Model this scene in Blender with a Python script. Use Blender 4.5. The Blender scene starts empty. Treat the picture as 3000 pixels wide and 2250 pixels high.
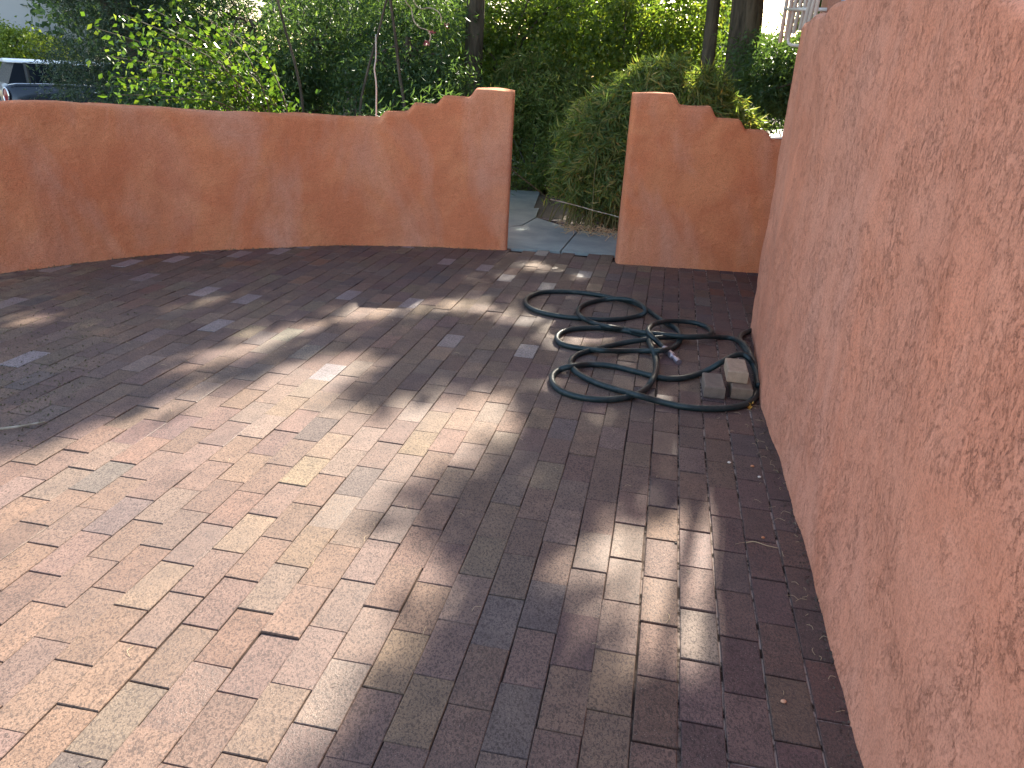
import bpy, math, random
import numpy as np
from mathutils import Vector, Matrix, noise

# ------------------------------------------------------------------ camera
SC = bpy.context.scene
R = math.radians
EYE = 1.4
F_, P_, RO_ = 2294.0, R(21.708), R(3.274)
fw = np.array([0, math.cos(P_), -math.sin(P_)])
up0 = np.array([0, math.sin(P_), math.cos(P_)])
ri0 = np.array([1.0, 0, 0])
ri = math.cos(RO_) * ri0 + math.sin(RO_) * up0
up = -math.sin(RO_) * ri0 + math.cos(RO_) * up0
cam_d = bpy.data.cameras.new('camera')
cam = bpy.data.objects.new('camera', cam_d)
SC.collection.objects.link(cam)
cam.matrix_world = Matrix(((ri[0], up[0], -fw[0], 0), (ri[1], up[1], -fw[1], 0), (ri[2], up[2], -fw[2], EYE), (0, 0, 0, 1)))
cam_d.sensor_width = 36
cam_d.lens = 36 * F_ / 3000
cam_d.clip_start = 0.05
cam_d.clip_end = 2000
SC.camera = cam

# ------------------------------------------------------------------ light
SUN_EL, SUN_AZ = R(32), R(16.5)
S = np.array([math.sin(SUN_AZ) * math.cos(SUN_EL), math.cos(SUN_AZ) * math.cos(SUN_EL), math.sin(SUN_EL)])
w = bpy.data.worlds.new('World'); SC.world = w; w.use_nodes = True
nt = w.node_tree; nt.nodes.clear()
sky = nt.nodes.new('ShaderNodeTexSky'); sky.sky_type = 'NISHITA'; sky.sun_disc = False
sky.sun_elevation = SUN_EL; sky.sun_rotation = SUN_AZ; sky.air_density = 1.0; sky.dust_density = 1.6; sky.ozone_density = 1.0
bg = nt.nodes.new('ShaderNodeBackground'); bg.inputs[1].default_value = 0.15
wo = nt.nodes.new('ShaderNodeOutputWorld')
tint = nt.nodes.new('ShaderNodeMix'); tint.data_type = 'RGBA'; tint.blend_type = 'MULTIPLY'; tint.inputs[0].default_value = 1; tint.inputs[7].default_value = (1.0, .93, .84, 1)
nt.links.new(sky.outputs[0], tint.inputs[6]); nt.links.new(tint.outputs[2], bg.inputs[0]); nt.links.new(bg.outputs[0], wo.inputs[0])
sl = bpy.data.lights.new('sun', 'SUN'); sl.energy = 5.0; sl.angle = R(0.6); sl.color = (1.0, 0.92, 0.77)
so = bpy.data.objects.new('sun', sl); SC.collection.objects.link(so)
so.rotation_euler = Vector(S).to_track_quat('Z', 'Y').to_euler(); so.location = (3, 12, 12)
SC.view_settings.view_transform = 'Standard'; SC.view_settings.look = 'None'
SC.view_settings.exposure = 1.93; SC.view_settings.gamma = 1.0
SC.cycles.use_denoising = True
SC.cycles.max_bounces = 8; SC.cycles.transmission_bounces = 4; SC.cycles.transparent_max_bounces = 8
SC.cycles.sample_clamp_indirect = 6

# ------------------------------------------------------------------ helpers
COL = SC.collection
K_ = 3000 / 2212.0
rng = np.random.default_rng(7)
random.seed(11)

def ray(x, y):
    return ((x * K_ - 1500) / F_) * ri - ((y * K_ - 1125) / F_) * up + fw
def gp(x, y, z=0.0):                       # photo point -> point on the ground (height z)
    d = ray(x, y); t = (z - EYE) / d[2]
    return np.array([0, 0, EYE]) + d * t
def at(x, y, Y):                           # photo point -> point at distance Y
    d = ray(x, y); return np.array([0, 0, EYE]) + d * Y / d[1]
def px(P):
    P = np.atleast_2d(P) - np.array([0, 0, EYE]); z = P @ fw
    return np.stack([(1500 + F_ * (P @ ri) / z) / K_, (1125 - F_ * (P @ up) / z) / K_], -1)

def tag(o, label=None, cat=None, group=None, kind=None):
    if label: o['label'] = label
    if cat: o['category'] = cat
    if group: o['group'] = group
    if kind: o['kind'] = kind
    return o
def mesh_obj(name, V, F, mat, parent=None, smooth=False, origin=None):
    V = np.asarray(V, float)
    if origin is None:
        origin = np.array([(V[:, 0].min() + V[:, 0].max()) / 2, (V[:, 1].min() + V[:, 1].max()) / 2, V[:, 2].min()])
    origin = np.asarray(origin, float)
    me = bpy.data.meshes.new(name)
    if isinstance(F, np.ndarray):
        n, k = F.shape
        me.vertices.add(len(V)); me.vertices.foreach_set('co', (V - origin).astype(np.float32).ravel())
        me.loops.add(n * k); me.loops.foreach_set('vertex_index', F.astype(np.int32).ravel())
        me.polygons.add(n)
        me.polygons.foreach_set('loop_start', np.arange(0, n * k, k, dtype=np.int32))
        me.polygons.foreach_set('loop_total', np.full(n, k, dtype=np.int32))
        me.update(calc_edges=True)
    else:
        me.from_pydata([tuple(v) for v in (V - origin)], [], F); me.update()
    me.validate()
    if smooth: me.polygons.foreach_set('use_smooth', np.ones(len(me.polygons), dtype=bool))
    me.materials.append(mat)
    o = bpy.data.objects.new(name, me); COL.objects.link(o)
    if parent is not None:
        o.parent = parent
        o.location = Vector(origin) - parent.location
    else:
        o.location = Vector(origin)
    return o
def empty(name, loc):
    o = bpy.data.objects.new(name, None); COL.objects.link(o); o.location = Vector(loc); o.empty_display_size = 0.1
    return o
class MB:
    def __init__(s): s.V = []; s.F = []
    def add(s, V, F):
        b = len(s.V); s.V += [tuple(v) for v in V]; s.F += [tuple(i + b for i in f) for f in F]
    def box(s, c, d, rot=0.0, M=None):
        c = np.array(c); hx, hy, hz = [q / 2 for q in d]
        P = np.array([[x, y, z] for z in (-hz, hz) for y in (-hy, hy) for x in (-hx, hx)])
        if M is not None: P = P @ np.array(M).T
        else:
            cr, sr = math.cos(rot), math.sin(rot)
            P = np.stack([P[:, 0] * cr - P[:, 1] * sr, P[:, 0] * sr + P[:, 1] * cr, P[:, 2]], -1)
        s.add(P + c, [(0, 2, 3, 1), (4, 5, 7, 6), (0, 1, 5, 4), (2, 6, 7, 3), (0, 4, 6, 2), (1, 3, 7, 5)])
    def tube(s, pts, rad, n=6, cap=True):
        pts = np.array(pts, float); m = len(pts)
        rad = np.full(m, rad) if np.isscalar(rad) else np.array(rad)
        t = np.gradient(pts, axis=0); t /= np.linalg.norm(t, axis=1)[:, None] + 1e-12
        ref = np.array([0, 0, 1.0]) if abs(t[0][2]) < .9 else np.array([1.0, 0, 0])
        V = []; u = np.cross(t[0], ref); u /= np.linalg.norm(u)
        for i in range(m):
            u = u - t[i] * (u @ t[i]); u /= np.linalg.norm(u) + 1e-12; v = np.cross(t[i], u)
            for k in range(n):
                a = 2 * math.pi * k / n; V.append(pts[i] + rad[i] * (math.cos(a) * u + math.sin(a) * v))
        F = [(i * n + k, i * n + (k + 1) % n, (i + 1) * n + (k + 1) % n, (i + 1) * n + k) for i in range(m - 1) for k in range(n)]
        if cap: F += [tuple(reversed(range(n))), tuple((m - 1) * n + k for k in range(n))]
        s.add(V, F)
    def build(s, name, mat, parent=None, smooth=False, origin=None):
        return mesh_obj(name, s.V, s.F, mat, parent, smooth, origin)
def spline(P, n=12, closed=False):
    P = np.array(P, float); out = []
    for i in range(len(P) - 1):
        p0 = P[max(i - 1, 0)]; p1 = P[i]; p2 = P[i + 1]; p3 = P[min(i + 2, len(P) - 1)]
        for k in range(n):
            t = k / n
            out.append(.5 * ((2 * p1) + (-p0 + p2) * t + (2 * p0 - 5 * p1 + 4 * p2 - p3) * t * t + (-p0 + 3 * p1 - 3 * p2 + p3) * t ** 3))
    out.append(P[-1]); return np.array(out)
def resample(P, step):
    d = np.r_[0, np.cumsum(np.linalg.norm(np.diff(P, axis=0), axis=1))]
    n = max(2, int(d[-1] / step) + 1); s = np.linspace(0, d[-1], n)
    return np.stack([np.interp(s, d, P[:, k]) for k in range(P.shape[1])], -1), s

# ------------------------------------------------------------------ materials
def mat(name, base=(.5, .5, .5), rough=.7, metal=0.0, spec=.5):
    m = bpy.data.materials.new(name); m.use_nodes = True
    b = m.node_tree.nodes['Principled BSDF']
    b.inputs['Base Color'].default_value = (*base, 1); b.inputs['Roughness'].default_value = rough
    b.inputs['Metallic'].default_value = metal; b.inputs['Specular IOR Level'].default_value = spec
    return m
class NT:
    def __init__(s, m): s.t = m.node_tree; s.b = s.t.nodes.get('Principled BSDF'); s.co = None
    def n(s, typ, **kw):
        q = s.t.nodes.new(typ)
        for k, v in kw.items():
            if k in q.inputs.keys() if isinstance(k, str) else False: pass
            setattr(q, k, v) if hasattr(q, k) else None
        return q
    def l(s, a, b): s.t.links.new(a, b)
    def coord(s, scale=(1, 1, 1), rot=(0, 0, 0)):
        if s.co is None: s.co = s.t.nodes.new('ShaderNodeTexCoord')
        mp = s.t.nodes.new('ShaderNodeMapping'); s.l(s.co.outputs['Object'], mp.inputs[0])
        mp.inputs['Scale'].default_value = scale; mp.inputs['Rotation'].default_value = rot
        return mp.outputs[0]
    def noise(s, sc, detail=4, rough=.5, dist=0, vec=None):
        q = s.t.nodes.new('ShaderNodeTexNoise'); q.inputs['Scale'].default_value = sc; q.inputs['Detail'].default_value = detail
        q.inputs['Roughness'].default_value = rough; q.inputs['Distortion'].default_value = dist
        s.l(vec if vec is not None else s.coord(), q.inputs['Vector']); return q.outputs['Fac']
    def vor(s, sc, vec=None, feat='F1'):
        q = s.t.nodes.new('ShaderNodeTexVoronoi'); q.feature = feat; q.inputs['Scale'].default_value = sc
        s.l(vec if vec is not None else s.coord(), q.inputs['Vector']); return q
    def ramp(s, fac, stops):
        q = s.t.nodes.new('ShaderNodeValToRGB'); cr = q.color_ramp
        while len(cr.elements) < len(stops): cr.elements.new(.5)
        for e, (p, c) in zip(cr.elements, stops):
            e.position = p; e.color = (*c, 1) if len(c) == 3 else c
        s.l(fac, q.inputs[0]); return q.outputs[0]
    def g(s, fac, a, b): return s.ramp(fac, [(a, (0, 0, 0)), (b, (1, 1, 1))])
    def mix(s, f, a, b, mode='MIX'):
        q = s.t.nodes.new('ShaderNodeMix'); q.data_type = 'RGBA'; q.blend_type = mode
        for i, v in ((0, f), (6, a), (7, b)):
            if isinstance(v, (int, float)): q.inputs[i].default_value = v if i == 0 else (v, v, v, 1)
            elif isinstance(v, tuple): q.inputs[i].default_value = (*v, 1)
            else: s.l(v, q.inputs[i])
        return q.outputs[2]
    def math(s, op, a, b=0.0):
        q = s.t.nodes.new('ShaderNodeMath'); q.operation = op
        for i, v in ((0, a), (1, b)):
            if isinstance(v, (int, float)): q.inputs[i].default_value = v
            else: s.l(v, q.inputs[i])
        return q.outputs[0]
    def bump(s, h, strength=.5, dist=.01, prev=None):
        q = s.t.nodes.new('ShaderNodeBump'); q.inputs['Strength'].default_value = strength; q.inputs['Distance'].default_value = dist
        s.l(h, q.inputs['Height'])
        if prev is not None: s.l(prev, q.inputs['Normal'])
        return q.outputs[0]
    def attr(s, name):
        q = s.t.nodes.new('ShaderNodeAttribute'); q.attribute_name = name; return q
    def base(s, c): s.l(c, s.b.inputs['Base Color'])
    def normal(s, c): s.l(c, s.b.inputs['Normal'])
    def rough(s, c): s.l(c, s.b.inputs['Roughness'])

def stucco(name, a, b, c, coarse=False):
    m = mat(name, a, .9, spec=.2); t = NT(m)
    n1 = t.g(t.noise(2.2, 5, .6, .6), .40, .60)
    n2 = t.g(t.noise(1.3, 4, .6, .8, t.coord((1, 1, .6))), .46, .66)
    col = t.mix(n1, a, b); col = t.mix(n2, col, c)
    st = t.g(t.noise(7, 5, .65, 1.2, t.coord((1, 1, .45))), .35, .72)
    col = t.mix(t.math('MULTIPLY', st, .34), col, (a[0] * .62, a[1] * .60, a[2] * .62))
    fine = t.noise(170, 3, .7)
    col = t.mix(t.math('MULTIPLY', t.g(fine, .47, .60), .45), col, (a[0] * .5, a[1] * .45, a[2] * .42))
    if coarse:
        v = t.coord((1.0, 1.0, .60), (R(-20), R(-14), 0))
        w1 = t.noise(44, 6, .68, .25, v); w2 = t.noise(62, 4, .65, .3, v)
        big = t.g(t.noise(4.5, 4, .6, .8), .40, .60)
        rid = t.math('ABSOLUTE', t.math('SUBTRACT', w1, .47))
        cre = t.math('SUBTRACT', 1.0, t.g(rid, .004, .030))
        cre = t.math('MULTIPLY', cre, t.g(w2, .47, .55))
        cre = t.math('MULTIPLY', cre, t.math('ADD', .15, t.math('MULTIPLY', big, .85)))
        pits = t.math('MULTIPLY', t.g(t.noise(90, 3, .6, .8, v), .62, .70), t.math('MULTIPLY', big, .8))
        dark = t.math('MAXIMUM', cre, pits)
        col = t.mix(t.math('MULTIPLY', dark, .50), col, (a[0] * .42, a[1] * .36, a[2] * .33))  # crevice dirt, with crevice shade also painted into the colour
        plat = t.g(w1, .42, .56)
        nb = t.bump(t.math('SUBTRACT', t.math('MULTIPLY', plat, t.math('ADD', .2, t.math('MULTIPLY', big, .5))), t.math('MULTIPLY', dark, .9)), .75, .006)
        nb = t.bump(fine, .5, .0022, nb); nb = t.bump(t.noise(9, 4, .5), .3, .012, nb)
    else:
        nb = t.bump(t.noise(16, 6, .6, .6), .6, .012)
        crk = t.noise(22, 5, .6, 1.0, t.coord((.6, .6, 1.2)))
        nb = t.bump(t.g(crk, .42, .58), .35, .004, nb)
        nb = t.bump(fine, .35, .002, nb)
    t.base(col); t.normal(nb); return m

M = {}
M['stucco_garden'] = stucco('stucco_garden', (.76, .245, .115), (.86, .325, .155), (.78, .36, .235))
M['stucco_tall'] = stucco('stucco_tall', (.89, .385, .25), (.89, .355, .22), (.87, .41, .285), True)
M['stucco_house'] = stucco('stucco_house', (.55, .25, .17), (.60, .26, .17), (.55, .28, .20))

# bricks
m = mat('clay_paver', (.3, .18, .14), .6, spec=.35); t = NT(m)
bc = t.attr('brick_colour'); rr = t.attr('brick_gloss')
sp = t.noise(260, 3, .75); sp2 = t.noise(165, 4, .7, .6, t.coord((1, .6, 1), (0, 0, R(30)))); cl = t.noise(14, 4, .6)
col = t.mix(.55, bc.outputs['Color'], t.mix(t.g(cl, .3, .7), (.62, .6, .62), (1.25, 1.2, 1.15)), 'MULTIPLY')
col = t.mix(t.math('MULTIPLY', t.g(sp2, .50, .57), .62), col, (.035, .026, .026))
col = t.mix(t.math('MULTIPLY', t.g(sp, .54, .60), .55), col, (.03, .022, .022))
col = t.mix(t.math('MULTIPLY', t.g(t.noise(420, 2, .6), .66, .72), .4), col, (.75, .68, .6))
geo = t.t.nodes.new('ShaderNodeNewGeometry'); sx = t.t.nodes.new('ShaderNodeSeparateXYZ'); t.l(geo.outputs['Position'], sx.inputs[0])
# sand and leaf dust lying over the pavers by the left wall
dx = t.math('ADD', sx.outputs[0], t.math('MULTIPLY', t.noise(3, 4, .6), 1.4))
dust = t.math('SUBTRACT', 1.0, t.g(t.math('ADD', dx, 3.0), .55, 1.15))
dust = t.math('MULTIPLY', dust, t.g(t.noise(6, 5, .65, .6), .42, .62))
col = t.mix(t.math('MULTIPLY', dust, .75), col, (.33, .25, .17))
dirt = t.g(t.noise(1.7, 5, .6, .5), .45, .68)
col = t.mix(t.math('MULTIPLY', dirt, .28), col, (.12, .09, .085))
t.base(col)
t.rough(t.math('ADD', rr.outputs['Fac'], t.math('MULTIPLY', sp2, .18)))
nb = t.bump(sp2, .35, .003); nb = t.bump(sp, .5, .002, nb); t.normal(nb)
M['paver'] = m
m = mat('joint_sand', (.1, .08, .07), .95, spec=.1); t = NT(m)
geo = t.t.nodes.new('ShaderNodeNewGeometry'); sx = t.t.nodes.new('ShaderNodeSeparateXYZ'); t.l(geo.outputs['Position'], sx.inputs[0])
k = t.math('ADD', t.math('SUBTRACT', sx.outputs[0], t.math('MULTIPLY', sx.outputs[1], .16)), t.math('MULTIPLY', t.noise(2.2, 4, .6), .9))
lt = t.math('MULTIPLY', t.g(k, .45, .78), t.g(t.noise(18, 4, .65), .42, .54))
t.base(t.mix(lt, t.mix(t.g(t.noise(8, 3), .4, .65), (.022, .016, .014), (.07, .05, .04)), (.46, .36, .31)))
M['joint'] = m

m = mat('earth', (.2, .16, .12), .95, spec=.1); t = NT(m)
col = t.mix(t.g(t.noise(.8, 5, .6), .35, .65), (.16, .135, .11), (.27, .23, .18))
col = t.mix(t.math('MULTIPLY', t.g(t.noise(60, 3, .7), .5, .7), .6), col, (.09, .07, .05))
t.base(col); t.normal(t.bump(t.noise(45, 5, .7), .8, .02)); M['earth'] = m
m = mat('asphalt', (.1, .1, .1), .85); t = NT(m)
t.base(t.mix(t.g(t.noise(120, 3, .7), .4, .6), (.07, .07, .072), (.13, .125, .12))); t.normal(t.bump(t.noise(150, 2), .4, .01)); M['asphalt'] = m
m = mat('concrete', (.4, .42, .41), .8, spec=.3); t = NT(m)
col = t.mix(t.g(t.noise(3.5, 6, .6, .4), .35, .68), (.25, .29, .29), (.37, .41, .40))
col = t.mix(t.math('MULTIPLY', t.g(t.noise(140, 3, .6), .55, .7), .4), col, (.16, .17, .17))
t.base(col); t.normal(t.bump(t.noise(80, 4, .6), .3, .004)); M['concrete'] = m
M['pale_concrete'] = mat('pale_concrete', (.55, .54, .5), .85)

m = mat('bark', (.1, .08, .06), .95, spec=.1); t = NT(m)
bn = t.noise(9, 6, .65, .8, t.coord((1, 1, .18)))
t.base(t.mix(t.g(bn, .35, .65), (.05, .043, .036), (.17, .14, .11))); t.normal(t.bump(bn, 1, .04)); M['bark'] = m
m = mat('pale_stem', (.38, .33, .26), .8); t = NT(m)
t.base(t.mix(t.g(t.noise(20, 3), .4, .6), (.26, .21, .15), (.48, .42, .34))); M['pale_stem'] = m
M['stem'] = mat('stem', (.12, .10, .06), .8)
M['cane'] = mat('cane', (.17, .17, .07), .8)
M['straw'] = mat('straw', (.52, .40, .24), .85)

def leafmat(name, stops, trans=.45, rough=.45):
    m = bpy.data.materials.new(name); m.use_nodes = True; nt = m.node_tree; b = nt.nodes['Principled BSDF']; t = NT(m)
    a = t.attr('leaf_tone'); c = t.ramp(a.outputs['Fac'], stops)
    t.base(c); b.inputs['Roughness'].default_value = rough; b.inputs['Specular IOR Level'].default_value = .4
    tr = nt.nodes.new('ShaderNodeBsdfTranslucent'); t.l(t.mix(1.0, c, (1.75, 1.7, .55), 'MULTIPLY'), tr.inputs[0])
    mx = nt.nodes.new('ShaderNodeMixShader'); mx.inputs[0].default_value = trans
    t.l(b.outputs[0], mx.inputs[1]); t.l(tr.outputs[0], mx.inputs[2]); t.l(mx.outputs[0], nt.nodes['Material Output'].inputs[0])
    return m
M['leaf_juniper'] = leafmat('leaf_juniper', [(0, (.026, .052, .040)), (1, (.065, .11, .065))], .15)
M['leaf_broad'] = leafmat('leaf_broad', [(0, (.035, .08, .018)), (.7, (.08, .15, .03)), (1, (.17, .23, .05))], .45, .25)
M['leaf_dark'] = leafmat('leaf_dark', [(0, (.048, .092, .052)), (.7, (.085, .15, .068)), (1, (.15, .22, .08))], .42)
M['leaf_vine'] = leafmat('leaf_vine', [(0, (.06, .105, .03)), (.6, (.12, .19, .045)), (1, (.26, .27, .06))], .5, .4)
M['leaf_reed'] = leafmat('leaf_reed', [(0, (.11, .18, .07)), (.6, (.20, .28, .10)), (.92, (.29, .30, .11)), (1, (.42, .34, .17))], .45, .5)
M['leaf_canopy'] = leafmat('leaf_canopy', [(0, (.04, .08, .02)), (1, (.09, .14, .035))], .12)
M['leaf_lime'] = leafmat('leaf_lime', [(0, (.10, .16, .03)), (1, (.26, .32, .07))], .45)
M['petal'] = mat('petal', (.32, .10, .12), .6)

# ------------------------------------------------------------------ ground
def xs(*a): return np.array(a)
# ground sheet falling gently to the street
Xg = np.r_[-220, -90, -40, np.linspace(-20, 20, 41), 40, 90, 220]
Yg = np.r_[-60, -20, np.linspace(-6, 30, 73), 50, 100, 300]
def gz(y):
    return float(-0.03 - 0.31 * min(1, max(0, (y - 10.2) / 2.2)))
V = []; 
for y in Yg:
    for x in Xg:
        V.append((x, y, gz(y) + (0 if y < 8 else 0.02 * noise.noise(Vector((x * .8, y * .8, 0))))))
nx = len(Xg)
Fq = np.array([(j * nx + i, j * nx + i + 1, (j + 1) * nx + i + 1, (j + 1) * nx + i) for j in range(len(Yg) - 1) for i in range(nx - 1)])
tag(mesh_obj('ground', V, Fq, M['earth'], smooth=True), kind='structure')
b = MB(); b.add([(-220, 12.6, -.32), (220, 12.6, -.32), (220, 20, -.32), (-220, 20, -.32)], [(0, 1, 2, 3)])
tag(b.build('street', M['asphalt']), kind='structure')
b = MB(); b.box((0, 12.52, -.30), (400, .16, .18)); b.box((0, 20.1, -.30), (400, .16, .18)); tag(b.build('kerb', M['pale_concrete']), kind='structure')
b = MB(); b.box((0, 21.4, -.28), (400, 2.2, .12)); tag(b.build('far_pavement', M['pale_concrete']), kind='structure')

# ------------------------------------------------------------------ plan curves
baseL = [gp(*p)[:2] for p in [(0, 592), (100, 579), (220, 563), (400, 545), (600, 535), (740, 530.5), (900, 533), (1000, 537), (1096, 541)]]
baseL = [(-4.35, 3.2), (-4.1, 3.75), (-3.75, 4.4)] + [tuple(p) for p in baseL]
PL, sL = resample(spline(baseL, 16), .012)
PR, sR = resample(np.array([gp(1331, 570)[:2], (2.75, 6.20)]), .012)
bt = [(.62, .2), (.72, .75)] + [tuple(gp(*p)[:2]) for p in [(1862, 1659), (1800, 1400), (1745, 1200), (1690, 1020), (1660, 930), (1645, 880)]] + [(1.27, 3.86), (1.385, 4.35)]
bt = [(-.1, -2.2), (.35, -.8)] + bt
bt += [(1.432, 4.60), (1.50, 4.80), (1.66, 4.95), (1.90, 5.03), (2.4, 5.10)]
PT, sT = resample(spline(bt, 16), .02)

def sm(a, b, x):
    t = np.clip((x - a) / (b - a), 0, 1); return t * t * (3 - 2 * t)

# pavers
YAW = R(10.055); e = np.array([math.sin(YAW), math.cos(YAW)]); nn = np.array([math.cos(YAW), -math.sin(YAW)])
Wb, Lb = .1083, .2166
pal = [((.245, .132, .100), 3.4), ((.215, .120, .104), 3.2), ((.262, .150, .110), 2.6), ((.29, .18, .125), 1.0), ((.150, .110, .118), .7), ((.25, .155, .135), 1.5), ((.20, .108, .100), 2.2), ((.30, .24, .21), .10)]
pw = np.array([q[1] for q in pal]); pw = pw / pw.sum()
Vb = []; Fb = []; cols = []; gl = []
def paver(c, ex, ey, hl, hw, dz, tilt):
    ch = .0018; b0 = len(Vb)
    for (zz, ins) in ((-.045, 0), (-ch, 0), (0, ch)):
        for sx_, sy_ in ((-1, -1), (1, -1), (1, 1), (-1, 1)):
            a_, l_ = sx_ * (hw - ins), sy_ * (hl - ins)
            p = c + ex * a_ + ey * l_
            Vb.append((p[0], p[1], dz + zz + tilt[0] * a_ + tilt[1] * l_))
    fs = [(8, 9, 10, 11)]
    for r_ in (0, 4):
        for k_ in range(4): fs.append((r_ + k_, r_ + (k_ + 1) % 4, r_ + 4 + (k_ + 1) % 4, r_ + 4 + k_))
    for f in fs: Fb.append(tuple(b0 + i for i in f))
    k_ = rng.choice(len(pal), p=pw); c_ = .80 * (np.array(pal[k_][0]) * .62 + np.array([.226, .136, .124]) * .38) * rng.uniform(.88, 1.12) * (1 + rng.normal(0, .025, 3))
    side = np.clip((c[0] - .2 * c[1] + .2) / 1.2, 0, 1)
    c_ = c_ * (1.13 - .57 * side) * np.array([1, 1 + .13 * (1 - side), 1 + .03 * (1 - side)])  # sun and shade painted into the bricks: paler, tanner left; darker, purpler right
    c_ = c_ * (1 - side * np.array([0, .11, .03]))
    g_ = .66 + rng.uniform(-.08, .10)
    if rng.random() < .08: g_ = .36
    if c[1] > 3.3 and c[0] < .6 and rng.random() < .07: c_ = np.array([.33, .285, .29]) * rng.uniform(.8, 1.1); g_ = .34
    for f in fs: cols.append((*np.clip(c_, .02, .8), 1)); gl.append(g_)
LX, LY = PL[:, 0], PL[:, 1]
def inside(c):
    x, y = c
    if y > np.interp(x, LX, LY, left=4.9, right=6.75) + (.10 if x < -.1 else 0): return False
    if -.2 < x < .9 and y > 6.56: return False
    if x >= .8 and y > 6.38: return False
    if x > np.interp(y, PT[:len(PT) - 40, 1], PT[:len(PT) - 40, 0]) + .12 and y < 4.6: return False
    if x < -4.9 or x > 2.2 or y < -1.5: return False
    return True
for i in range(-84, 26):
    off = (i % 2) * .5 + rng.uniform(-.13, .13)
    for j in range(-16, 44):
        c = nn * ((i + .67 + .5) * Wb) + e * (3.229 + (j - 14 + off) * Lb)
        if not inside(c): continue
        gap = .0004 + rng.uniform(0, .0009) + .0010 * (rng.random() < .2)
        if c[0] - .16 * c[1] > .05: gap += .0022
        a = rng.normal(0, .004); ex = nn * math.cos(a) + e * math.sin(a); ey = -nn * math.sin(a) + e * math.cos(a)
        dz = rng.normal(0, .0011) + (.0022 if rng.random() < .05 else 0)
        paver(c + rng.normal(0, .0008, 2), ex, ey, Lb / 2 - gap, Wb / 2 - gap, dz, rng.normal(0, .006, 2))
o = mesh_obj('brick_paving', Vb, Fb, M['paver'], origin=(0, 0, 0))
ca = o.data.attributes.new('brick_colour', 'FLOAT_COLOR', 'FACE'); ca.data.foreach_set('color', np.array(cols, np.float32).ravel())
ga = o.data.attributes.new('brick_gloss', 'FLOAT', 'FACE'); ga.data.foreach_set('value', np.array(gl, np.float32))
tag(o, kind='structure')
b = MB(); b.add([(-5, -2, -.0065), (2.9, -2, -.0065), (2.9, 6.45, -.0065), (-.8, 6.6, -.0065), (-5, 6.3, -.0065)], [(0, 1, 2, 3, 4)])
tag(b.build('paving_bed', M['joint'], origin=(0, 0, 0)), kind='structure')

# concrete path slabs beyond the gate
def slab(mb, poly, z=-.004, th=.06):
    n = len(poly); mb.add([(p[0], p[1], z) for p in poly] + [(p[0], p[1], z - th) for p in poly],
        [tuple(range(n))] + [(i, i + n, (i + 1) % n + n, (i + 1) % n) for i in range(n)])
def zc(x, y): return ((x / 2.458 + 1450) / K_, (y / 2.458 + 400) / K_)
b = MB()
G = lambda x, y: tuple(gp(*zc(x, y))[:2])
p = lambda a, q: (a[0] + q[0], a[1] + q[1])
j0, j1 = G(480, 826), G(604, 680); r0, r1 = G(900, 868), G(880, 698)
slab(b, [j0, (1.5, 6.52), (1.5, r1[1] - .02), r1, j1], .003)
l1, l2 = G(300, 586), G(196, 640)
j0b, j1b = p(j0, (-.014, 0)), p(j1, (-.014, .0))
slab(b, [(-.9, 6.60), j0b, j1b, l1, G(198, 645), (-.9, 7.26)], .003)
slab(b, [(-.9, 7.29), G(190, 636), G(292, 578), G(318, 512), (-.9, 8.2)])
tag((slab(b, [(-1.5, 8.50), (.10, 8.50), (.22, 10.3), (-1.2, 10.3)], -.012), b.build('path', M['concrete'], origin=(0, 0, 0)))[1], kind='structure')
b = MB()
q0 = np.array(G(318, 512)); q1 = np.array(l1); q2 = np.array(r1)
for (A_, B_) in ((q1, q2),):
    L = np.linalg.norm(B_ - A_); d = (B_ - A_) / L; nrm = np.array([d[1], -d[0]]); nrm = nrm if nrm[1] > 0 else -nrm
    for k in range(int(L / .215) + 1):
        c = A_ + d * (k + .5) * .215 + nrm * .065
        b.box((c[0], c[1], -.03), (.205, .10, .058), math.atan2(d[1], d[0]))
tag(b.build('path_edging', mat('dark_brick', (.13, .095, .09), .8), origin=(0, 0, 0)), kind='structure')

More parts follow.
